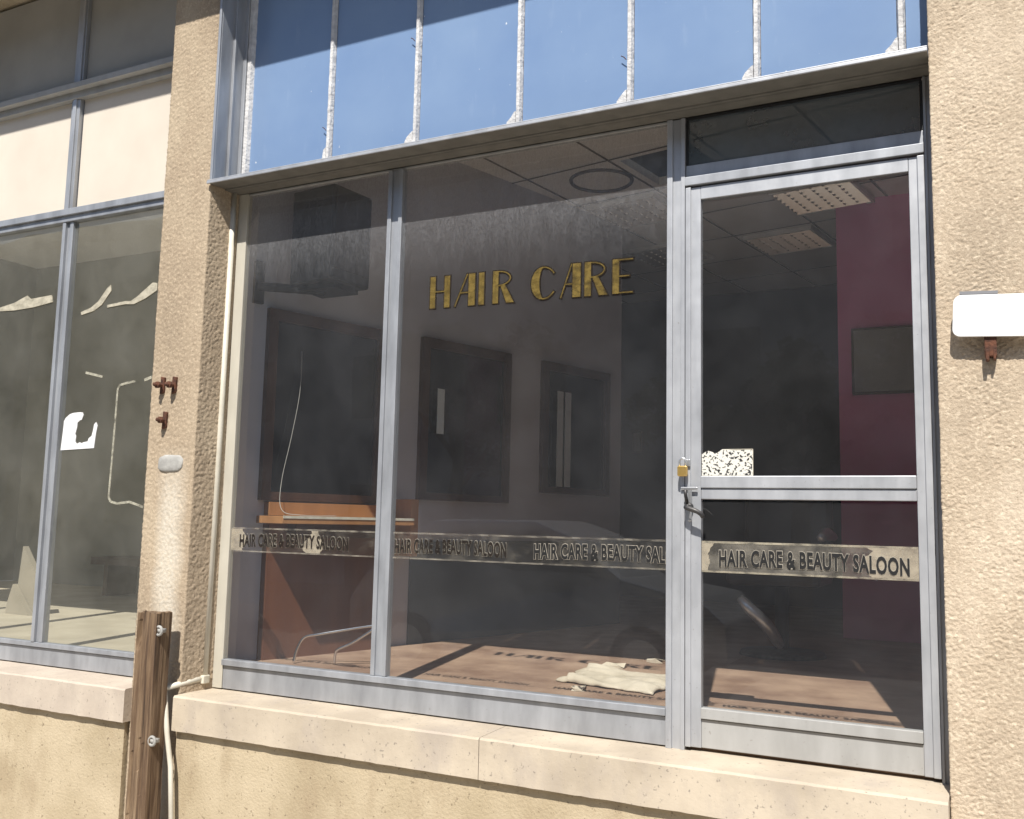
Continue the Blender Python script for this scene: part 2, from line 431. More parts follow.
# grey cement patch: a rounded lump
bm = bmesh.new(); bmesh.ops.create_uvsphere(bm, u_segments=24, v_segments=12, radius=1)
for v in bm.verts:
    s = lambda t: math.copysign(abs(t) ** .55, t)
    k = 1 + .1 * nz(v.co.x * 2, v.co.y * 2, v.co.z * 2)
    v.co = Vector((-3.206 + .072 * s(v.co.x) * k, -.151 + .010 * v.co.y, .217 + .036 * s(v.co.z) * k))
me = bpy.data.meshes.new('cement_patch'); bm.to_mesh(me); bm.free()
link('cement_patch', me, M['cement'], c, True)

# rusted bolts
def bolt(label, x, z, ln):
    t = thing('bolt', label, 'bolt', (x, -.15, z), 'rusted bolts in the pillar')
    b = MB(); b.tube([(x, -.13, z), (x, -.15 - ln, z)], .0085, 10)
    b.build('shank', M['rust'], t, True)
    b = MB(); b.prism([(x + .016 * math.cos(R(60 * i)), z + .016 * math.sin(R(60 * i))) for i in range(6)], -.15 - ln * .75, -.15 - ln * .5)
    b.build('nut', M['rust'], t, bevel=.002)
    MB().prism([(x - .011, z - .038), (x + .012, z - .032), (x + .014, z + .036), (x - .008, z + .04)], -.162, -.146).build('washer_plate', M['rust'], t, bevel=.003)
bolt('left one of the upper pair of rusted bolts on the pillar', -3.278, .56, .055)
bolt('right one of the upper pair of rusted bolts on the pillar', -3.208, .558, .055)
bolt('single rusted bolt below the pair and above the grey cement patch', -3.252, .405, .05)

# ------------------------------------------------------------------ sills and plinth
def sill(name, label, xs_, mat):
    t = thing(name, label, 'window sill', ((xs_[0] + xs_[-1]) / 2, -.08, -.89))
    for a, b_ in zip(xs_[:-1], xs_[1:]):
        pr = [(-.192, -.884), (-.192, -.752), (-.186, -.745), (.10, -.738), (.10, -.884)]
        n = 1 + int((b_ - a) / .03); vs = []; fs = []
        for i in range(n + 1):
            x = a + .0012 + (b_ - a - .0024) * i / n
            for j, (y, z) in enumerate(pr):
                e = (.0014 if a > -3.2 else .0026) * nz(x * 16, j * 3.1, a) + .0012 * nz(x * 55, j * 5.3, a)
                vs.append((x, y + (e if y < 0 else 0), z + (e * .8 if y < 0 else 0)))
        for i in range(n):
            for j in range(5): fs.append((i * 5 + j, i * 5 + (j + 1) % 5, (i + 1) * 5 + (j + 1) % 5, (i + 1) * 5 + j))
        fs += [(4, 3, 2, 1, 0), tuple(n * 5 + j for j in range(5))]
        MB().add(vs, fs).build('sill_slab', mat, t)
sill('stone_sill', 'sandy stone sill under the salon window and door, with a mortar joint', [-3.066, -1.628, -.152], M['stone'])
sill('stone_sill', 'pinkish stone sill under the neighbouring shop window', [-7, -5.6, -3.345], M['stone2'])
t = thing('plinth_wall', 'low plastered wall below the stone sill of the salon', 'wall', (-1.6, -.05, GZ))
MB().box(-3.06, -.155, -.166, .2, GZ, -.886).build('plaster_face', M['plinth'], t)
t = thing('plinth_wall', 'low plastered wall below the sill of the neighbouring shop', 'wall', (-5.2, -.05, GZ))
MB().box(-7, -3.362, -.166, .2, GZ, -.886).build('plaster_face', M['plinth'], t)

# ------------------------------------------------------------------ salon shop window
sw = thing('shop_window', 'wide salon window of two dusty panes lettered HAIR CARE in gold', 'window', (-2.04, .02, -.735))
b = MB()
b.box(-3.062, -3.0, .012, .03, -.735, 1.445); b.box(-3.04, -2.987, .0, .03, -.735, 1.4448)       # left jamb, stepped
b.build('jamb', M['alu_warm'], sw, bevel=.002)
b = MB()
b.box(-2.986, -1.0225, .004, .03, -.735, -.640); b.box(-2.986, -1.0225, -.010, .03, -.637, -.612)
b.build('bottom_rail', M['alu'], sw, bevel=.002)
MB().box(-2.986, -1.0225, .006, .03, 1.436, 1.4455).build('head', M['alu_dull'], sw, bevel=.002)
b = MB()
b.box(-2.222, -2.1505, .003, .03, -.6115, 1.4355); b.box(-2.2222, -2.203, -.006, .028, -.6112, 1.4352); b.box(-2.168, -2.1503, -.006, .028, -.6112, 1.4352)
b.build('mullion', M['alu'], sw, bevel=.002)
b = MB()
b.box(-1.0222, -.9575, .004, .03, -.742, 1.4445); b.box(-1.0224, -1.002, -.006, .0285, -.7415, 1.444); b.box(-.972, -.9573, -.004, .0285, -.7415, 1.444)
b.build('post', M['alu_bright'], sw, bevel=.002)
p1 = pane('pane', M['glass'], -2.986, -2.2225, -.611, 1.4355, sw); p1['label'] = 'left narrower pane'
p2 = pane('pane', M['glass'], -2.150, -1.0227, -.611, 1.4355, sw); p2['label'] = 'right wider pane with gold lettering'

# gold lettering, thick and hairline strokes
def hull_inflate(poly, d):
    n = len(poly); ar = sum(poly[i][0] * poly[(i + 1) % n][1] - poly[(i + 1) % n][0] * poly[i][1] for i in range(n))
    sg = 1 if ar > 0 else -1; L = []
    for i in range(n):
        a = Vector(poly[i]); b_ = Vector(poly[(i + 1) % n]); e = (b_ - a).normalized(); nn = Vector((e.y, -e.x)) * sg
        L.append((a + nn * d, e))
    o = []
    for i in range(n):
        (p, e), (q, g) = L[i - 1], L[i]
        den = e.x * g.y - e.y * g.x
        if abs(den) < 1e-4: o.append(tuple(q)); continue
        k = ((q - p).x * g.y - (q - p).y * g.x) / den
        o.append(tuple(p + e * k))
    return o
H = .128; THIN = .0046
polys = []
def stroke(x0, v0, x1, v1, wd=THIN):
    a = Vector((x0, v0)); b_ = Vector((x1, v1)); e = (b_ - a).normalized(); nn = Vector((-e.y, e.x)) * wd / 2
    polys.append([tuple(a + nn), tuple(a - nn), tuple(b_ - nn), tuple(b_ + nn)])
def stem(x0, x1, v0=0, v1=H): polys.append([(x0, v0), (x1, v0), (x1, v1), (x0, v1)])
def arc(cx, cv, rx, rv, a0, a1, n=9, wd=THIN):
    for i in range(n):
        a = R(a0 + (a1 - a0) * i / n); b_ = R(a0 + (a1 - a0) * (i + 1) / n)
        stroke(cx + rx * math.cos(a), cv + rv * math.sin(a), cx + rx * math.cos(b_), cv + rv * math.sin(b_), wd)
stem(-2.008, -1.984); stem(-1.942, -1.917); stroke(-1.984, H * .52, -1.942, H * .52)                       # H
stroke(-1.893, 0, -1.838, H); stroke(-1.868, H * .42, -1.835, H * .42); stem(-1.832, -1.803)                # A
stem(-1.786, -1.762)                                                                                       # I
stem(-1.724, -1.700); arc(-1.700, H * .76, .052, H * .22, 90, -90); polys.append([(-1.69, H * .52), (-1.672, H * .56), (-1.632, 0), (-1.664, 0)])   # R
for i in range(10):                                                                                        # C crescent
    a = R(105 + 15 * i); b_ = R(105 + 15 * (i + 1)); f = lambda q: max(0, math.sin((math.degrees(q) - 95) / 170 * math.pi)) * .030 + .004
    cx = -1.507; rx = .052; rv = H * .5
    polys.append([(cx + rx * math.cos(a), H / 2 + rv * math.sin(a)), (cx + rx * math.cos(b_), H / 2 + rv * math.sin(b_)),
                  (cx + rx * math.cos(b_) + f(b_), H / 2 + rv * math.sin(b_) * .94), (cx + rx * math.cos(a) + f(a), H / 2 + rv * math.sin(a) * .94)])
arc(-1.507, H * .5, .052, H * .475, 108, 35, 6); arc(-1.507, H * .5, .052, H * .475, 255, 325, 6)
stroke(-1.436, 0, -1.392, H); stroke(-1.42, H * .4, -1.39, H * .4); stem(-1.388, -1.356)                    # A
stem(-1.340, -1.315); arc(-1.315, H * .76, .054, H * .22, 90, -90); polys.append([(-1.308, H * .52), (-1.288, H * .56), (-1.250, 0), (-1.282, 0)])  # R
stem(-1.230, -1.205); stroke(-1.205, H - .003, -1.152, H - .003); stroke(-1.205, H * .5, -1.165, H * .5); stroke(-1.205, .003, -1.152, .003)      # E
place = lambda x, v: (x, .836 + v - .012 * (x + 2.0))
gb = MB(); kb = MB(); rnd = random.Random(3)
for i, pg in enumerate(polys):
    gb.prism([place(*q) for q in pg], .0222 - .00002 * i, .0235)
    kb.prism([place(*q) for q in hull_inflate(pg, .0042)], .0242 - .00002 * i, .0265)
gb.build('gold_letters', M['gold'], p2); kb.build('letter_outline', M['ink_faint'], p2)

# lettered film band
def text_mesh(body, x0, x1, z0, z1, y, off=0.):
    cu = bpy.data.curves.new('lettering', 'FONT'); cu.body = body; cu.size = 1; cu.offset = off; cu.extrude = .004
    cu.space_character = 1.08; cu.resolution_u = 3
    o = bpy.data.objects.new('lettering', cu); COL.objects.link(o)
    bpy.context.view_layer.update()
    me = bpy.data.meshes.new_from_object(o.evaluated_get(bpy.context.evaluated_depsgraph_get()))
    bpy.data.objects.remove(o); bpy.data.curves.remove(cu)
    return me
def lettering(body, x0, x1, y, mat, halo, parent, cut=None, slope=0.):
    ref = None
    for nm, off, mt, dy, ex in (('film_lettering', .034, mat, 0, 0), ('letter_outline', .062, halo, .0012, .04)):
        me = text_mesh(body, x0, x1, 0, 0, y, off)
        co = np.empty(len(me.vertices) * 3); me.vertices.foreach_get('co', co); co = co.reshape(-1, 3)
        if ref is None: ref = (co[:, 0].min(), co[:, 0].max(), co[:, 1].min(), co[:, 1].max())
        u = (co[:, 0] - ref[0]) / (ref[1] - ref[0]); v = (co[:, 1] - ref[2]) / (ref[3] - ref[2])
        X = x0 + u * (x1 - x0)
        bend = .006 * np.sin(u * 3.14) + slope * u
        Z = -.137 + bend + v * .056
        Y = y + dy - co[:, 2] * .08
        me.vertices.foreach_set('co', np.stack([X, Y, Z], 1).ravel())
        if cut is not None:
            bm = bmesh.new(); bm.from_mesh(me)
            bmesh.ops.bisect_plane(bm, geom=bm.verts[:] + bm.edges[:] + bm.faces[:], plane_co=(cut, 0, 0), plane_no=(1, 0, 0), clear_outer=True)
            bm.to_mesh(me); bm.free()
        me.update(); link(nm, me, mt, parent)
def band(x0, x1, parent, patches, z0=-.156, z1=-.052):
    MB().box(x0, x1, .0258, .0264, z0, z1).build('film_strip', M['film_door' if x0 > -1 else 'film_thin'], parent)
    b = MB(); b.box(x0, x1, .0246, .0254, z1 - .007, z1); b.box(x0, x1, .0246, .0254, z0, z0 + .006)
    b.build('film_edge', M['film_edge' if x0 > -1 else 'film_edge_faint'], parent)
    if patches:
        b = MB(); r_ = random.Random(int(abs(x0) * 100))
        for a, c_ in patches:
            zz = [z0 + .006 + (z1 - z0 - .013) * i / 20 for i in range(21)]
            lft = [(a if a <= x0 + .003 else a + .05 * nz(z * 26, a * 7, 1) + .012 * nz(z * 110, a, 5) + .03 * abs(i_ / 10 - 1), z) for i_, z in enumerate(zz)]
            rgt = [(c_ if c_ >= x1 - .003 else c_ + .03 * nz(z * 24, c_ * 9, 2) + .008 * nz(z * 100, c_, 4), z) for z in zz]
            b.prism(lft + rgt[::-1], .0247, .0256)
        b.build('film_patch', M['film_patch'], parent)
TXT = 'HAIR CARE & BEAUTY SALOON'
band(-2.985, -2.223, p1, [(-2.985, -2.905), (-2.60, -2.51)])
lettering(TXT, -2.935, -2.36, .0232, M['ink_faint'], M['ink_halo'], p1)
band(-2.144, -1.0235, p2, [(-1.035, -1.0235)])
lettering(TXT, -2.135, -1.64, .0232, M['ink_faint'], M['ink_halo'], p2)
lettering(TXT, -1.527, -.93, .0232, M['ink'], M['ink_halo_door'], p2, cut=-1.026)

# ------------------------------------------------------------------ door, transom, jamb
d = thing('glazed_door', 'aluminium glazed door with padlock and salon lettering band', 'door', (-.56, .02, -.735))
b = MB()
for x0, x1 in ((-.9545, -.902), (-.225, -.178)):
    b.box(x0, x1, .002, .03, -.728, 1.183)
b.box(-.9547, -.936, -.006, .028, -.7278, 1.1828)
b.box(-.199, -.1782, -.006, .028, -.7278, 1.1828)
b.build('stile', M['alu_bright'], d, bevel=.002)
MB().box(-.9018, -.2252, .0015, .029, 1.137, 1.1835).build('top_rail', M['alu_bright'], d, bevel=.002)
b = MB(); b.box(-.9018, -.2252, .002, .029, .0875, .122); b.box(-.9018, -.2252, -.004, .028, .1255, .166)
b.box(-.9018, -.2252, .006, .027, .12, .13); b.build('mid_rail', M['alu_bright'], d, bevel=.0025)
b = MB(); b.box(-.9018, -.2252, .004, .029, -.727, -.636); b.box(-.9018, -.2252, -.006, .028, -.633, -.598)
b.build('bottom_rail', M['alu_dull'], d, bevel=.002)
du = pane('pane', M['glass_door'], -.9015, -.2255, .1665, 1.1365, d); du['label'] = 'upper pane with scraped notice'
dl = pane('pane', M['glass_door'], -.9015, -.2255, -.5975, .087, d); dl['label'] = 'lower pane with lettering band'
band(-.9012, -.226, dl, [(-.9012, -.868), (-.39, -.226)])
lettering(TXT, -.842, -.252, .0232, M['ink'], M['ink_halo_door'], dl, slope=-.006)
# scraped notice
b = MB(); r_ = random.Random(5)
top = [(-.728, .250), (-.735, .2535), (-.79, .2525), (-.83, .2560), (-.85, .243), (-.88, .2525), (-.9, .24)]
b.prism([(-.9, .168), (-.728, .168)] + top, .0235, .0258); b.build('notice', M['notice'], du)['label'] = 'white notice scraped into black specks'
b = MB(); b.box(-.9, -.7272, .0238, .0262, .1665, .1682); b.box(-.729, -.7265, .0238, .0262, .168, .256); b.box(-.83, -.729, .0238, .0262, .2545, .2565)
b.build('notice_border', M['tape'], du)
# handle
h = MB(); h.box(-.944, -.930, -.014, -.0065, .012, .125)
h.build('handle_plate', M['steel'], d, bevel=.003)
h = MB(); h.tube(smooth_path([(-.939, -.012, .062), (-.941, -.040, .060), (-.934, -.048, .056), (-.905, -.050, .047), (-.888, -.046, .036), (-.884, -.04, .028)], 5), [.0085] * 16 + [.0078] * 10, 10)
h.tube([(-.945, -.006, .062), (-.945, -.03, .095), (-.946, -.035, .118)], .006, 8)
h.tube([(-.939, -.006, .062), (-.939, -.018, .062)], .014, 12)
h.build('handle', M['dark_metal'], d, True)
h = MB(); h.box(-.968, -.91, -.0145, -.0085, .118, .128); h.box(-.955, -.935, -.016, -.0085, .198, .222)
h.build('hasp', M['steel'], d, bevel=.002)

pk = thing('padlock', 'small brass padlock hanging from the hasp of the door', 'padlock', (-.955, -.03, .165))
MB().prism(rrect(-.974, -.940, .163, .199, .006), -.036, -.020).build('lock_body', M['brass'], pk, bevel=.003)
a_ = [(-.968, -.028, .195), (-.968, -.028, .212)] + [(-.957 + .011 * math.cos(R(180 - 20 * i)), -.028, .212 + .013 * math.sin(R(180 - 20 * i))) for i in range(1, 9)] + [(-.946, -.028, .212), (-.946, -.028, .195)]
MB().tube(a_, .0034, 8).build('shackle', M['steel'], pk, True)

tw = thing('transom_window', 'long dark fixed pane above the glazed door', 'window', (-.56, .03, 1.19))
b = MB(); b.box(-.9565, -.1775, .006, .03, 1.190, 1.268); b.box(-.9563, -.1777, -.010, .028, 1.1895, 1.221)
b.build('frame', M['alu'], tw, bevel=.002)
b = MB(); b.box(-.9565, -.9475, .008, .03, 1.2685, 1.4445); b.box(-.9565, -.18, .006, .03, 1.436, 1.4445); b.box(-.187, -.1777, .008, .03, 1.2685, 1.4355)
b.build('bead', M['black'], tw)
pane('pane', M['glass_transom'], -.947, -.1875, 1.2685, 1.4355, tw)
jb = thing('door_frame', 'narrow aluminium jamb between the door and the cream roughcast wall', 'door frame', (-.165, .03, -.742))
b = MB(); b.box(-.1765, -.155, .003, .03, -.742, 1.4445); b.box(-.1767, -.168, -.004, .0285, -.7415, 1.444)
b.build('jamb', M['alu'], jb, bevel=.0015)
MB().box(-.957, -.177, .07, .10, -.745, -.730).build('threshold', M['alu_dull'], jb)

# ------------------------------------------------------------------ ledge and blue panel band
lg = thing('metal_ledge', 'long metal ledge under the row of faded blue panels', 'ledge', (-1.6, -.08, 1.447))
b = MB(); b.box(-3.072, -.152, -.162, .03, 1.452, 1.460); b.box(-3.071, -.153, -.075, .002, 1.4462, 1.4535); b.box(-3.071, -.153, -.06, -.02, 1.4445, 1.4455)
b.build('soffit', M['ledge'], lg, bevel=.0015)
b = MB(); b.box(-3.076, -.151, -.170, -.1625, 1.4485, 1.4605); b.box(-3.0758, -.1512, -.1675, -.1625, 1.4608, 1.467)
b.build('lip', M['alu_bright'], lg, bevel=.002)

cw = thing('clerestory_window', 'row of faded blue panels with chalky white bars above the ledge', 'window', (-1.6, .0, 1.48))
b = MB()
b.box(-3.068, -3.055, -.160, -.148, 1.4605, 2.76); b.box(-3.060, -3.054, -.150, -.07, 1.4605, 2.76)
b.box(-3.062, -3.040, -.078, -.066, 1.4605, 2.76); b.box(-3.047, -3.041, -.066, .0, 1.4605, 2.76)
b.box(-3.047, -3.024, -.022, -.008, 1.4605, 2.76)
b.build('side_channel', M['alu'], cw, bevel=.0015)
bars = [-3.012, -2.542, -2.098, -1.623, -1.166, -.702, -.235]
for i in range(len(bars)):
    x0 = bars[i] + .014; x1 = (bars[i + 1] - .014) if i + 1 < len(bars) else -.1525
    MB().box(x0, x1, .004, .02, 1.4605, 2.76).build('blue_panel', M['blue'], cw)
for i, x in enumerate(bars):
    b = MB(); n = 70; hw = .0125 if i else .018; r_ = random.Random(i); vs = []; fs = []
    for k in range(n + 1):
        z = 1.486 + (2.755 - 1.486) * k / n
        l = hw + .0022 * nz(i * 7, 1, z * 30) + .002 * nz(i * 7, 5, z * 90); r2 = hw + .0018 * nz(i * 9, 3, z * 33)
        e = .002 * nz(i, z * 40, 7)
        vs += [(x - l, .004, z), (x - l * .55, -.014 + e, z), (x + r2 * .55, -.014 + e, z), (x + r2, .004, z)]
    for k in range(n):
        for j in range(4): fs.append((k * 4 + j, k * 4 + (j + 1) % 4, k * 4 + 4 + (j + 1) % 4, k * 4 + 4 + j))
    fs += [(3, 2, 1, 0), (n * 4, n * 4 + 1, n * 4 + 2, n * 4 + 3)]
    b.add(vs, fs)
    b.prism([(x - .05, 1.532), (x - .01, 1.532), (x - .011, 1.588), (x - .018, 1.584), (x - .03 - .004 * (i % 3), 1.566), (x - .048, 1.549)] if i not in (1,) else [(x - .03, 1.532), (x - .01, 1.532), (x - .012, 1.59), (x - .024, 1.58)], -.010 - .0004 * i, .003)
    b.build('glazing_bar', M['putty'], cw)
    if i not in (1, 2, 4): continue
    q = MB()
    for _ in range(1 if i in (1, 2, 4) else 0):
        z = r_.uniform(1.62, 2.0); sx = x - .02
        q.tube([(sx - .012, -.012, z + .012), (sx, -.014, z + .004), (sx + .008, -.012, z - .006)], .0018, 5)
    q.build('wire_clip', M['rust'], cw)

cn = thing('canopy', 'concrete canopy slab running over both shopfronts', 'canopy', (-2, -.2, 2.78))
MB().box(-7, 2.6, -.55, .3, 2.785, 2.95).build('slab', M['plinth'], cn, bevel=.01)

# ------------------------------------------------------------------ neighbouring shopfront
lw = thing('shop_window', 'neighbouring grimy shop window under cream boards with a torn white sticker', 'window', (-4.6, .02, -.735))
b = MB(); b.box(-7, -3.36, .004, .03, -.735, -.655); b.box(-7, -3.36, -.008, .03, -.652, -.630)
b.build('bottom_rail', M['alu'], lw, bevel=.002)
mx = [-5.92, -5.06, -4.205]
for x in mx:
    b = MB(); b.box(x, x + .072, .004, .03, -.6295, 1.4575); b.box(x - .0002, x + .022, -.012, .028, -.629, 1.457); b.box(x + .048, x + .0722, -.006, .028, -.629, 1.457)
    b.build('mullion', M['alu'], lw, bevel=.002)
    b = MB(); b.box(x - .006, x + .056, -.008, .05, 1.5215, 2.1085); b.box(x + .012, x + .036, -.016, .048, 1.5212, 2.108)
    b.build('mullion', M['alu'], lw, bevel=.002)
    b = MB(); b.box(x - .006, x + .06, -.006, .05, 2.1765, 2.76); b.box(x + .034, x + .05, -.014, .048, 2.1765, 2.76)
    b.build('mullion', M['alu'], lw, bevel=.002)
b = MB(); b.box(-7, -3.36, -.030, .03, 1.488, 1.521); b.box(-7, -3.36, -.016, .03, 1.458, 1.4875)
b.build('transom', M['alu'], lw, bevel=.002)
b = MB(); b.box(-7, -3.36, -.020, .03, 2.109, 2.145); b.box(-7, -3.36, -.055, .03, 2.1455, 2.176)
b.build('beam', M['alu_dull'], lw, bevel=.002)
edges = [-7] + mx + [-3.36]
lp = []
for i in range(4):
    x0 = edges[i] + (.072 if i else 0); x1 = edges[i + 1]
    lp.append(pane('pane', M['glass_left'], x0 + .0005, x1 - .0005, -.6295, 1.4575, lw))
    MB().box(x0 - .01, x1 + .001, .015, .03, 1.5215, 2.1085).build('cream_board', M['cream'], lw)
    MB().box(x0 - .01, x1 + .001, .015, .03, 2.1765, 2.76).build('grey_board', M['grey_panel'], lw)
# torn caulk along the foot of the cream boards
b = MB()
for i in range(60):
    x = -4.95 + 1.55 * i / 60; a = max(0, .5 + nz(x * 9, 1, 2)) * .014
    b.box(x, x + .024, .004, .0145, 1.5212, 1.5215 + a)
b.build('caulk', M['tape'], lw)
# torn white sticker
px = lambda u, v: (-4.118 + u * .242, .298 + v * .185)
st = [(0, 0), (.97, .04), (1.0, .42), (1.03, .62), (.98, .72), (.93, .66), (.91, .5), (.88, .36), (.8, .30), (.78, .22), (.66, .20), (.6, .17), (.55, .2), (.46, .16), (.42, .22), (.43, .36), (.40, .42), (.44, .6), (.44, .72), (.5, .78), (.56, .8), (.6, .92), (.57, .99), (.5, 1.0), (.3, .99), (.2, .96), (.08, .86), (.04, .78), (.03, .5)]
MB().prism([px(*q) for q in st], .0235, .0262).build('torn_sticker', M['paper'], lp[3])['label'] = 'torn white sticker with a bite out of its middle'
b = MB()
def strip(pts, wd):
    for (x0, z0), (x1, z1) in zip(pts[:-1], pts[1:]):
        a = Vector((x0, z0)); c_ = Vector((x1, z1)); e = (c_ - a).normalized(); nn = Vector((-e.y, e.x)) * wd / 2
        b.prism([tuple(a + nn), tuple(a - nn), tuple(c_ - nn), tuple(c_ + nn)], .0240, .0262)
strip([(-3.53, .634), (-3.575, .622)], .014); strip([(-3.635, .62), (-3.70, .612), (-3.742, .604), (-3.750, .58), (-3.752, .4), (-3.757, .2), (-3.760, .07), (-3.745, .05), (-3.70, .042), (-3.62, .05), (-3.53, .028)], .011)
strip([(-3.98, .678), (-3.86, .652)], .012)
b.build('tape_residue', M['tape_line'], lp[3])
b = MB()
def scrap(pts): b.prism(pts, .0225, .0262)
scrap([(-4.045, .985), (-3.975, 1.002), (-3.925, 1.03), (-3.87, 1.09), (-3.845, 1.105), (-3.84, 1.075), (-3.90, 1.01), (-3.955, .984), (-4.04, .970)])
scrap([(-3.86, 1.006), (-3.735, 1.015), (-3.735, 1.000), (-3.86, .993)])
scrap([(-3.735, 1.015), (-3.70, 1.012), (-3.66, 1.03), (-3.56, 1.09), (-3.53, 1.085), (-3.53, 1.05), (-3.60, 1.018), (-3.68, .995), (-3.735, 1.000)])
b.build('torn_tape', M['tape_torn'], lp[3])
b = MB()
scrap([(-4.68, 1.058), (-4.56, 1.075), (-4.46, 1.105), (-4.43, 1.085), (-4.27, 1.092), (-4.26, 1.055), (-4.40, 1.04), (-4.55, 1.035), (-4.68, 1.04)])
b.build('torn_tape', M['tape_torn'], lp[2])
strip_b = MB()

for q in (p1, p2, du, dl, lp[2], lp[3]):
    for o in q.children: o.data.transform(Matrix.Translation((0, -.0165, 0)))

# ------------------------------------------------------------------ pipe and timber post
cp = thing('conduit_pipe', 'thin white pipe running down the pillar corner and bending over the sill', 'pipe', (-3.05, -.2, GZ))
MB().tube([(-3.045, -.028, 1.445), (-3.047, -.03, .4), (-3.052, -.034, -.690)], .0125, 12).build('riser', M['white_pipe'], cp, True)
MB().tube([(-3.052, -.030, -.692), (-3.075, -.12, -.703), (-3.098, -.212, -.716)], .0125, 12).build('elbow_run', M['white_pipe'], cp, True)
MB().tube([(-3.098, -.212, -.705), (-3.078, -.214, -.81), (-3.066, -.214, -.885), (-3.036, -.212, -1.02), (-2.99, -.21, GZ)], .0105, 12).build('drop', M['white_pipe'], cp, True)
b = MB(); b.box(-3.072, -3.036, -.056, -.018, -.715, -.680); b.build('junction', M['tape'], cp, bevel=.004)
b = MB(); b.tube([(-3.106, -.214, -.712), (-3.09, -.205, -.704)], .019, 12); b.build('coupling', M['steel'], cp, True)

tp = thing('timber_post', 'short weathered brown timber post with a split top before the pillar', 'post', (-3.11, -.26, GZ))
vs = []; fs = []; NP = 48; zs = seg(GZ, -.405, 120) + [-.405]
def post_pt(k, z):
    t = k / NP * 4; i = int(t); u = t - i
    cx, cy, hx, hy = -3.128, -.256, .054, .040
    cor = [(-1, -1), (1, -1), (1, 1), (-1, 1), (-1, -1)]
    a, c_ = cor[i], cor[i + 1]
    x = cx + hx * (a[0] + (c_[0] - a[0]) * u); y = cy + hy * (a[1] + (c_[1] - a[1]) * u)
    r_ = .0025 * nz(x * 90, y * 90, z * 3) + .0035 * nz(x * 25, y * 25, z * 5)
    if i == 0:                                              # split and missing splinter, upper left of the front
        if z > -.56:
            s_ = (u - .04) / .17
            if 0 <= s_ <= 1: r_ -= .022 * math.sin(s_ * math.pi) * min(1, (z + .56) / .06) * (1 if z < -.44 else .55)
        if nz(x * 60, 3, z * 1.2) > .32: r_ -= .006
    dx, dy = x - cx, y - cy; L = max(abs(dx) / hx, abs(dy) / hy)
    n_ = Vector((dx / hx if abs(dx) / hx > .98 else 0, dy / hy if abs(dy) / hy > .98 else 0)).normalized()
    zz = z + (.008 * nz(x * 40, y * 40, 1) - .01 * (x - cx) / hx * 0 if z > -.41 else 0)
    return (x + n_.x * r_, y + n_.y * r_, zz)
for z in zs:
    for k in range(NP): vs.append(post_pt(k, z))
for i in range(len(zs) - 1):
    for k in range(NP): fs.append((i * NP + k, i * NP + (k + 1) % NP, (i + 1) * NP + (k + 1) % NP, (i + 1) * NP + k))
fs.append(tuple((len(zs) - 1) * NP + k for k in range(NP)))
MB().add(vs, fs).build('timber', M['timber'], tp)
for z in (-.474, -.908):
    b = MB(); b.tube([(-3.066 + .017 * math.cos(R(30 * i)), -.290, z + .017 * math.sin(R(30 * i))) for i in range(12)], .006, 6, closed=True)
    b.box(-3.076, -3.054, -.292, -.262, z - .008, z + .008)
    b.build('clamp', M['cement'], tp, True)

# ------------------------------------------------------------------ salon interior
FZ = -.66; CZ = 2.07
slab('salon_floor', M['floor_in'], -3.3, 1.0, .031, 5.6, FZ - .1, FZ)
slab('passage_floor', M['floor_in'], -4.5, -3.301, 2.0, 5.6, FZ - .1, FZ)
K = 1.04
P0 = Vector((-3.12, -3.2 + K * 3.3, 0)); ca, sa = math.cos(R(17)), math.sin(R(17))
def LW(v):                       # (along wall, out from wall, z) -> world
    return Vector((P0.x + v.x * sa + v.y * ca, P0.y + v.x * ca - v.y * sa, v.z))
slab('mirror_wall', M['inner_wall'], -.17, 2.84, -.1, 0, FZ, CZ, T=LW)
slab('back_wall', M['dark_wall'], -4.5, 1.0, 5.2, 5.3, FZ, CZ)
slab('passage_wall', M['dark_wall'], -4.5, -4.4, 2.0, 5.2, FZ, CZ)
slab('side_wall', M['inner_wall'], .3, .4, .21, 5.2, FZ, CZ)
slab('party_wall', M['inner_wall'], -3.33, -3.23, .065, 2.0, FZ, CZ)
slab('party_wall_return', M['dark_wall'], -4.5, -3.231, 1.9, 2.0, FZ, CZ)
slab('plum_partition', M['purple'], -.872, .299, 3.02, 3.12, FZ, CZ)
c10, s10 = math.cos(R(10)), math.sin(R(10))
def CW(v): return Vector((v.x * c10 + v.y * s10, -v.x * s10 + v.y * c10, v.z))
b = MB(); h0, h1, g0, g1 = -2.17, -1.72, 1.45, 1.93
b.box(-5.5, h0, -1.5, 7, CZ, CZ + .05, T=CW); b.box(h1, 2.0, -1.5, 7, CZ, CZ + .05, T=CW)
b.box(h0, h1, -1.5, g0, CZ, CZ + .05, T=CW); b.box(h0, h1, g1, 7, CZ, CZ + .05, T=CW)
# trim the ceiling to stay behind the shopfront
me = b.mesh('ceiling'); bm = bmesh.new(); bm.from_mesh(me)
bmesh.ops.bisect_plane(bm, geom=bm.verts[:] + bm.edges[:] + bm.faces[:], plane_co=(0, .075, 0), plane_no=(0, -1, 0), clear_outer=True)
bm.to_mesh(me); bm.free()
tag(link('ceiling', me, M['ceil']), kind='structure')
b = MB()
for k in range(-3, 6):
    x = -3.36 + .57 * k
    if -5 < x < .5: b.box(x - .007, x + .007, .95, 6, CZ - .003, CZ - .0005, T=CW)
for k in range(-1, 8):
    z = 1.4 + .58 * k; b.box(-4.6, .3, z - .007, z + .007, CZ - .0045, CZ - .0035, T=CW)
tag(b.build('ceiling_grid', M['tbar']), kind='structure')
slab('roof_slab', M['dark_wall'], -7.2, 2.6, .07, 6, 2.785, 2.9)

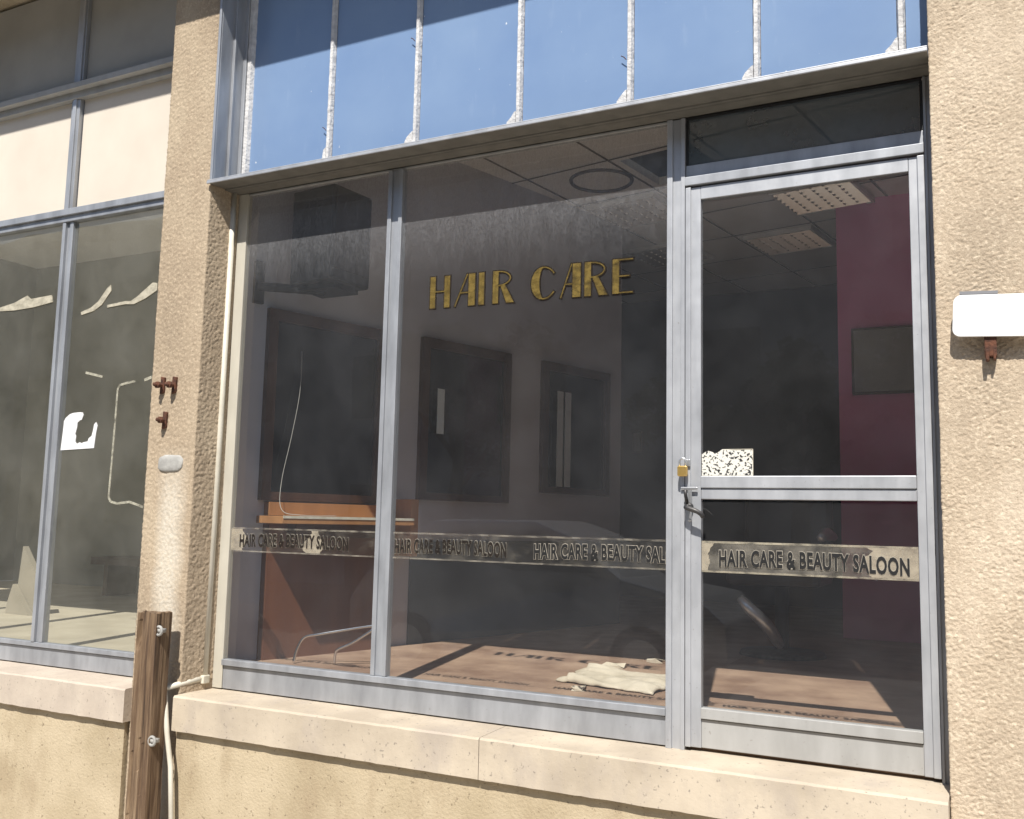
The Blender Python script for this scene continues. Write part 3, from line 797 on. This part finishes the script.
# recessed louvre lights
def ceiling_light(first, e1, e2, label, w_=.5, d_=.5):
    if first is None:
        t = thing('ceiling_light', label, 'ceiling light', (0, 0, 0), 'louvred ceiling lights in the salon')
        b = MB()
        for x0, x1, y0, y1 in ((-.25, -.235, -.25, .25), (.235, .25, -.25, .25), (-.235, .235, -.25, -.235), (-.235, .235, .235, .25)): b.box(x0, x1, y0, y1, -.03, 0)
        b.build('frame', M['white'], t)
        b = MB()
        for i in range(1, 6):
            x = -.235 + .47 * i / 6
            b.add([(x - .006, -.235, -.026), (x + .006, -.235, -.026), (x, -.235, -.003), (x - .006, .235, -.026), (x + .006, .235, -.026), (x, .235, -.003)],
                  [(0, 1, 2), (5, 4, 3), (0, 3, 4, 1), (1, 4, 5, 2), (2, 5, 3, 0)])
        for i in range(0, 7):
            y = -.235 + .47 * (i + .5) / 7
            b.add([(-.235, y - .018, -.003), (-.235, y + .018, -.003), (-.235, y, -.034), (.235, y - .018, -.003), (.235, y + .018, -.003), (.235, y, -.034)],
                  [(0, 1, 2), (5, 4, 3), (0, 3, 4, 1), (1, 4, 5, 2), (2, 5, 3, 0)])
        b.build('louvre', M['louvre'], t)
        MB().box(-.234, .234, -.234, .234, -.0025, -.0005).build('reflector', M['grey_panel'], t)
    else:
        t = first.copy(); COL.objects.link(t); t['label'] = label
        for ch in first.children:
            k = ch.copy(); COL.objects.link(k); k.parent = t
    v = CW(Vector((e1, e2, CZ - .005))); t.location = v; t.rotation_euler = (0, 0, -R(10)); return t
L0 = ceiling_light(None, -1.92, 3.43, 'louvred ceiling light low in the upper door pane, left of the plum wall')
ceiling_light(L0, -1.40, 2.62, 'louvred ceiling light at the very top of the upper door pane')
ceiling_light(L0, -2.50, 2.25, 'louvred ceiling light seen at the upper right of the gold lettered pane')
ceiling_light(L0, -2.80, 3.28, 'louvred ceiling light just above the last gold letters')
rg = thing('ceiling_ring', 'round ring fixed on the ceiling tiles beside the missing tile', 'ceiling ring', CW(Vector((-2.42, 1.66, CZ))))
cc = CW(Vector((-2.42, 1.66, CZ - .004)))
MB().tube([cc + Vector((.185 * math.cos(R(10 * i)), .185 * math.sin(R(10 * i)), 0)) for i in range(36)], .012, 6, closed=True).build('ring', M['tbar'], rg, True)

# styling stations on the mirror wall
def station(label, s0, s1, z0, z1, frame):
    s0, s1, z0, z1 = s0 * K, s1 * K, z0 * K, z1 * K
    t = thing('wall_mirror', label, 'mirror', LW(Vector(((s0 + s1) / 2, .02, z0))), 'framed mirrors along the salon wall')
    b = MB(); w_ = .05
    b.box(s0, s0 + w_, .001, .032, z0, z1, T=LW); b.box(s1 - w_, s1, .001, .032, z0, z1, T=LW)
    b.box(s0 + w_, s1 - w_, .001, .031, z1 - w_ * 1.1, z1, T=LW); b.box(s0 + w_, s1 - w_, .001, .031, z0, z0 + w_ * .8, T=LW)
    b.build('frame', frame, t)
    MB().box(s0 + w_, s1 - w_, .002, .014, z0 + w_ * .8, z1 - w_ * 1.1, T=LW).build('glass', M['mirror'], t)
station('wood framed wall mirror behind the left narrow pane, above the wooden shelf', .06, .74, .07, .95, M['wood_dark'])
station('dark framed wall mirror between the other two mirrors, under the gold letters', .99, 1.66, .10, .96, M['wood_dark'])
station('dark framed wall mirror farthest from the street, nearest the dark back room', 1.94, 2.58, .17, .96, M['wood_dark'])
cb = thing('wall_counter', 'brown wooden counter with an orange edged shelf under the first mirror', 'counter', LW(Vector((.4, .1, FZ))))
MB().box(.10, .76, .001, .05, FZ, -.036, T=LW).build('back_panel', M['wood'], cb)
MB().box(.10, .76, .001, .05, .002, .065, T=LW).build('splashback', M['wood_light'], cb)
MB().box(.03, .80, .0515, .27, -.034, .0, T=LW).build('shelf', M['wood_light'], cb, bevel=.002)
MB().box(.033, .795, .2705, .273, -.010, .002, T=LW).build('shelf_edging', M['tape'], cb)
MB().box(.2, .70, .0515, .13, -.10, -.036, T=LW).build('drawer', M['wood_dark'], cb)
MB().box(.835, .885, .001, .20, -.19, .10, T=LW).build('end_upright', M['wood_light'], cb, bevel=.002)
dd = thing('dimming_panel', 'added dark panel that dims the sunlit foot of the salon wall beyond the counter', 'added wall panel', LW(Vector((1.9, .01, FZ))))
MB().box(1.0, 2.83, .001, .012, FZ, -.12, T=LW).build('board', M['dark_wall'], dd)  # dark board added to dim the sun patch low on the wall
# television on a bracket
tv = thing('television', 'boxy black television on a wall arm high behind the left narrow pane', 'television', LW(Vector((.0, .0, 1.05))))
def TV(v):
    return Matrix.Rotation(R(-7), 3, 'Z') @ v + Vector((-2.79, .36, 1.29))
b = MB(); b.box(-.135, .135, -.13, .13, -.215, .235, T=TV)
b.build('casing', M['tv'], tv, bevel=.012)
MB().box(.1355, .140, -.115, .115, -.16, .21, T=TV).build('screen', M['vinyl'], tv)
b = MB(); b.box(-.02, .03, .0, .02, 1.00, 1.20, T=LW)
a = LW(Vector((.0, .02, 1.08))); e = Vector((-2.80, .34, 1.055))
b.tube([a, a.lerp(e, .5), e], .022, 8)
b.box(-2.90, -2.69, .27, .45, 1.052, 1.0745); b.build('bracket_arm', M['tv'], tv)
# chrome chair frame lying on the floor
cf = thing('chair_frame', 'bent chrome tube of an upturned chair on the brown floor', 'chair frame', (-2.75, .4, FZ))
P_ = [(-2.865, .32, -.655), (-2.86, .33, -.60), (-2.835, .35, -.545), (-2.77, .37, -.528), (-2.66, .42, -.505), (-2.555, .46, -.485), (-2.52, .47, -.483), (-2.535, .45, -.500), (-2.62, .42, -.56), (-2.68, .40, -.59), (-2.695, .40, -.61), (-2.70, .40, -.655)]
MB().tube(smooth_path(P_, 5), .0065, 8).build('bent_tube', M['chrome'], cf, True)
# cloth heap
ch = thing('crumpled_cloth', 'crumpled cream cloth lying on the sunlit brown floor', 'cloth', (-1.45, .7, FZ))
vs = []; fs = []; nx_, ny_ = 60, 44
for j in range(ny_ + 1):
    for i in range(nx_ + 1):
        u = i / nx_; v = j / ny_
        x = -1.68 + .46 * u + .03 * nz(v * 4, 1, 2) ; y = .56 + .30 * v - .10 * u * (1 - v) + .04 * nz(u * 5, v * 2, 1)
        ed = min(u, 1 - u, v, 1 - v) * 2
        hgt = .006 + .030 * min(1, ed * 4) ** .6 * (.65 + .9 * nz(u * 1.6 + v * 1.4, v * 3.4, 3)) + .012 * abs(nz(u * 3 - v * 2, v * 7, 8)) + .003 * nz(u * 14, v * 14, 5)
        taper = (1 - u) if u > .85 else 1
        vs.append((x, y, FZ + max(.003, hgt * (1 if u > .12 else .6))))
for j in range(ny_):
    for i in range(nx_): a = j * (nx_ + 1) + i; fs.append((a, a + 1, a + nx_ + 2, a + nx_ + 1))
o = MB().add(vs, fs).build('fabric', M['cloth'], ch, True)
sd = o.modifiers.new('thick', 'SOLIDIFY'); sd.thickness = .004
def scrapobj(label, x, y, sx, sy, rot, seed):
    r_ = random.Random(seed); n = 9
    poly = [(math.cos(2 * math.pi * i / n) * sx * r_.uniform(.6, 1.1), math.sin(2 * math.pi * i / n) * sy * r_.uniform(.6, 1.1)) for i in range(n)]
    cs, sn = math.cos(rot), math.sin(rot)
    vs = [(x + a * cs - b_ * sn, y + a * sn + b_ * cs, FZ + .004 + r_.uniform(0, .022)) for a, b_ in poly]
    vs = [(x, y, FZ + .02)] + vs + [(p[0], p[1], FZ + .001) for p in vs]
    fs = [(0, 1 + i, 1 + (i + 1) % n) for i in range(n)] + [(n + 2 + i, 1 + i, 1 + (i + 1) % n, n + 2 + (i + 1) % n) for i in range(n)]
    o = MB().add(vs, [f for f in fs if max(f) < len(vs)]).build('paper_scrap', M['cloth'])
    tag(o, label, 'paper scrap', 'paper scraps on the salon floor')
scrapobj('crumpled cream scrap lying right behind the cream cloth', -1.60, 1.06, .07, .035, .3, 1)
scrapobj('small pale scrap at the back edge of the sunlit floor', -1.50, 1.33, .05, .03, .1, 2)
scrapobj('tiny pale scrap in front of the cream cloth', -1.50, .40, .035, .02, .4, 3)
# dark salon chair behind the door
sc_ = thing('salon_chair', 'dark salon chair with a curved grey arm behind the lower door pane', 'chair', (-1.0, 1.95, FZ))
MB().box(-1.27, -.80, 1.75, 2.2, -.30, -.20).build('seat', M['vinyl'], sc_, bevel=.03)
MB().box(-1.27, -.80, 2.16, 2.24, -.19, .22).build('backrest', M['vinyl'], sc_, bevel=.03)
MB().tube([(-1.03, 1.98, FZ + .03), (-1.03, 1.98, -.30)], .035, 14).build('pedestal', M['black'], sc_, True)
MB().tube([(-1.03, 1.98, FZ + .001), (-1.03, 1.98, FZ + .02), (-1.03, 1.98, FZ + .035)], [.22, .21, .06], 24).build('base_disc', M['dark_metal'], sc_, True)
for x in (-1.31, -.79):
    b = MB(); pth = smooth_path([(x + .15, 1.62, -.355), (x + .20, 1.6, -.40), (x + .27, 1.62, -.47), (x + .31, 1.66, -.54), (x + .32, 1.72, -.58)] if x < -1 else [(x, 1.75, -.05), (x, 1.9, -.03), (x, 2.15, -.05)], 5)
    b.tube(pth, [.02 + .012 * math.sin(math.pi * i / (len(pth) - 1)) for i in range(len(pth))], 10); b.build('arm', M['steel'], sc_, True)
def reflection_bar(label, s, wd, z0, z1):  # added strip, stands in for a bright reflection in a mirror
    o = MB().box(s, s + wd, .036, .040, z0, z1, T=LW).build('reflection_strip', M['strip_reflection'])
    tag(o, label, 'reflection strip', 'pale strips added as reflections in the dark mirrors')
reflection_bar('short pale strip added as a reflection in the mirror under the gold letters', 1.135, .05, .47, .72)
reflection_bar('left of two tall pale strips added as reflections in the mirror nearest the dark back room', 2.14, .055, .22, .82)
reflection_bar('right of two tall pale strips added as reflections in the mirror nearest the dark back room', 2.215, .055, .22, .82)
wr = [LW(Vector(q)) for q in ((.24, .045, .80), (.235, .05, .60), (.20, .05, .38), (.15, .06, .16), (.12, .12, .03), (.16, .22, .006), (.34, .24, .006))]
tag(MB().tube(smooth_path(wr, 6), .0015, 6).build('power_cord', M['grey_panel']), 'thin pale cord hanging down the first mirror onto the wooden shelf', 'cord')
lsw = thing('light_switch', 'small pale switch on the dark back wall right of the last mirror', 'light switch', (-2.96, 5.19, .75))
MB().box(-3.0, -2.92, 5.185, 5.199, .66, .84).build('switch_plate', M['white'], lsw, bevel=.004)
MB().box(-2.975, -2.945, 5.178, 5.1845, .71, .79).build('rocker', M['white'], lsw, bevel=.003)
# framed mirror on the plum wall
wm = thing('wall_mirror', 'square grey mirror hung on the plum wall behind the door', 'mirror', (-.6, 3.0, .82))
MB().box(-.79, -.40, 2.985, 3.018, .82, 1.235).build('frame', M['wood_dark'], wm, bevel=.004)
MB().box(-.775, -.415, 2.978, 2.9845, .835, 1.22).build('glass', surf('hazy_grey_glass', (.30, .29, .27), (.36, .35, .32), 4, .25), wm)
# small bits on the floor behind the door
for i, (x, y) in enumerate(((-1.05, .72), (-.98, .95), (-.80, .66), (-.72, 1.02))):
    pass

# ------------------------------------------------------------------ neighbouring shop interior
slab('neighbour_floor', M['left_floor'], -8.5, -3.341, .071, 4.4, FZ - .1, FZ - .012)
slab('neighbour_back_wall', M['left_wall'], -8.5, -3.34, 3.0, 3.1, FZ - .01, 2.4)
slab('neighbour_right_wall', M['left_wall'], -3.50, -3.36, .075, 2.999, FZ - .01, 2.4)
slab('neighbour_left_wall', M['left_wall'], -8.6, -8.5, .071, 3.1, FZ - .01, 2.4)
slab('neighbour_ceiling', M['ceil'], -8.6, -3.361, .071, 3.1, 2.4, 2.45)
lb = thing('leaning_board', 'pale board leaning in the dim neighbouring shop', 'board', (-5.7, 1.05, FZ))
MB().prism([(-5.80, FZ - .011), (-5.58, FZ - .011), (-5.575, -.46), (-5.76, -.235), (-5.77, -.33)], 1.06, 1.10).build('panel', M['board'], lb)
MB().prism([(-5.83, FZ - .011), (-5.60, FZ - .011), (-5.78, -.48), (-5.83, -.62)], 1.02, 1.055).build('offcut', M['board'], lb)
bx = thing('low_bench', 'low dark bench along the back wall of the neighbouring shop', 'bench', (-5.6, 2.5, FZ))
MB().box(-6.6, -4.6, 2.3, 2.7, -.42, -.36).build('seat', M['wood_dark'], bx)
for x in (-6.5, -4.75): MB().box(x, x + .05, 2.35, 2.65, FZ - .01, -.421).build('leg', M['wood_dark'], bx)

# ------------------------------------------------------------------ across the street: what the panes reflect
car = thing('parked_car', 'silver hatchback parked at the kerb across from the salon', 'car', (-4.4, -6.6, GZ - .125))
CG = GZ - .125; y0, y1 = -7.4, -5.7
prof = [(-6.5, .35), (-6.52, .75), (-6.3, 1.0), (-5.95, 1.45), (-5.5, 1.62), (-4.3, 1.64), (-3.85, 1.5), (-3.35, 1.08), (-2.55, .93), (-2.3, .72), (-2.28, .35)]
b = MB(); n = len(prof); vs = []
for yy, ins in ((y0, .05), (y0 + .12, 0), (y1 - .12, 0), (y1, .05)):
    for x, z in prof: vs.append((x, yy + (0 if z < 1.05 else (.12 if yy < -6.5 else -.12)), CG + z - ins * .3))
fs = [(k * n + i, k * n + i + 1, (k + 1) * n + i + 1, (k + 1) * n + i) for k in range(3) for i in range(n - 1)]
fs += [(k * n + n - 1, k * n, (k + 1) * n, (k + 1) * n + n - 1) for k in range(3)] + [tuple(range(n)), tuple(range(4 * n - 1, 3 * n - 1, -1))]
b.add(vs, fs).build('body', M['car_paint'], car, bevel=.03)
for yy, sg in ((y1 - .118, 1), (y0 + .118, -1)):
    MB().prism([(-5.95, CG + 1.1), (-5.75, CG + 1.45), (-4.95, CG + 1.53), (-4.95, CG + 1.1)], yy, yy + .012 * sg).build('window', M['far_glass'], car)
    MB().prism([(-4.88, CG + 1.1), (-4.88, CG + 1.53), (-4.25, CG + 1.52), (-3.6, CG + 1.12)], yy, yy + .012 * sg).build('window', M['far_glass'], car)
for x in (-5.75, -3.1):
    for yy in (y0 + .1, y1 - .1):
        w_ = MB().tube([(x, yy - .1, CG + .32), (x, yy + .1, CG + .32)], .32, 24).build('wheel', M['black'], car)
        MB().tube([(x, yy - .105, CG + .32), (x, yy + .105, CG + .32)], .2, 20).build('rim', M['steel'], w_)
ob = thing('building', 'tall shaded building with dark windows across the street', 'building', (-6, -18, GZ - .12))
MB().box(-34, 22, -26, -16, GZ - .12, 8.0).build('wall', M['far_wall'], ob)
MB().box(-34.4, 22.4, -26.4, -15.6, 8.01, 8.3).build('roof', M['far_roof'], ob)
for k in range(3):
    for i in range(12):
        x = -31 + i * 4.2; z = -.3 + 2.75 * k
        if k == 0 and i in (4, 8): MB().box(x, x + 1.1, -15.99, -15.95, GZ - .11, .8).build('door', M['far_roof'], ob)
        else: MB().box(x, x + 1.6, -15.99, -15.95, z, z + 1.5).build('window', M['far_glass'], ob)
def tree(x, y, h_, r0, seed, label):
    t = thing('street_tree', label, 'tree', (x, y, GZ - .12), 'trees across the street')
    r_ = random.Random(seed); b = MB()
    b.tube([(x, y, GZ - .12), (x + .05, y, GZ + h_ * .3), (x + .1, y + .05, GZ + h_ * .62)], [.2, .15, .07], 10)
    for k in range(5):
        a = k * 1.3; b.tube([(x + .06, y, GZ + h_ * (.32 + .05 * k)), (x + r0 * .6 * math.cos(a), y + r0 * .6 * math.sin(a), GZ + h_ * (.55 + .06 * k))], [.07, .03], 6)
    b.build('trunk', M['bark'], t, True)
    cl = [(x + r_.gauss(0, .42) * r0, y + r_.gauss(0, .42) * r0, GZ + h_ * .68 + r_.gauss(0, .3) * r0, r0 * r_.uniform(.25, .45)) for _ in range(16)]
    vs = []; fs = []
    for _ in range(6000):
        cx, cy, cz, cr = r_.choice(cl); v = Vector((r_.gauss(0, 1), r_.gauss(0, 1), r_.gauss(0, 1))).normalized() * cr * r_.uniform(.5, 1)
        p_ = Vector((cx, cy, cz)) + v; a = Vector((r_.gauss(0, 1), r_.gauss(0, 1), r_.gauss(0, 1))).normalized() * .1; c_ = a.orthogonal().normalized() * .06
        k = len(vs); vs += [p_ - a, p_ + c_, p_ + a, p_ - c_]; fs.append((k, k + 1, k + 2, k + 3))
    me = bpy.data.meshes.new('crown'); me.from_pydata([tuple(v) for v in vs], [], fs); link('crown', me, M['leaf'], t)
tree(-9.5, -13.0, 6.2, 1.9, 1, 'leafy street tree standing before the tall building on the far left')
tree(-3.0, -13.4, 5.4, 1.6, 2, 'smaller leafy street tree before the middle of the tall building')

# ------------------------------------------------------------------ light
to_sun = Vector((.23, -1, 1.35)).normalized()
el = math.asin(to_sun.z); az = math.atan2(to_sun.x, to_sun.y)
W = bpy.data.worlds.new('World'); S.world = W; W.use_nodes = True
nt = W.node_tree; bg = nt.nodes['Background']
sky = nt.nodes.new('ShaderNodeTexSky'); sky.sky_type = 'NISHITA'; sky.sun_disc = False
sky.sun_elevation = el; sky.sun_rotation = az; sky.air_density = 1; sky.dust_density = .6; sky.ozone_density = 1.2
nt.links.new(sky.outputs[0], bg.inputs[0]); bg.inputs[1].default_value = .09
L = bpy.data.lights.new('sun', 'SUN'); L.energy = 4.6; L.angle = R(.53); L.color = (1, .962, .90)
lo = bpy.data.objects.new('sun', L); COL.objects.link(lo); lo.location = (3, -12, 16)
lo.rotation_euler = (-to_sun).to_track_quat('-Z', 'Y').to_euler()

# ------------------------------------------------------------------ camera (solved from the photograph's lines)
F_ = Vector((-0.4499655, 0.88555769, 0.11540639)); R_ = Vector((0.89244293, 0.45063935, 0.02167457)); U_ = Vector((0.03281258, -0.11274643, 0.99308186))
cam = bpy.data.cameras.new('camera'); co = bpy.data.objects.new('camera', cam); COL.objects.link(co)
m4 = Matrix((R_, U_, -F_)).transposed().to_4x4(); m4.translation = (0, -3.2, 0); co.matrix_world = m4
cam.sensor_width = 36; cam.sensor_fit = 'HORIZONTAL'; cam.lens = 960.0846 / 1024 * 36
cam.clip_start = .05; cam.clip_end = 1000
S.camera = co

S.render.engine = 'CYCLES'
S.cycles.use_denoising = True
try: S.cycles.denoiser = 'OPENIMAGEDENOISE'
except Exception: pass
S.cycles.max_bounces = 10; S.cycles.diffuse_bounces = 5; S.cycles.transparent_max_bounces = 24
S.cycles.caustics_reflective = False; S.cycles.caustics_refractive = False
S.view_settings.view_transform = 'Standard'; S.view_settings.look = 'None'
S.view_settings.exposure = .62; S.view_settings.gamma = 1; S.view_settings.use_curve_mapping = False
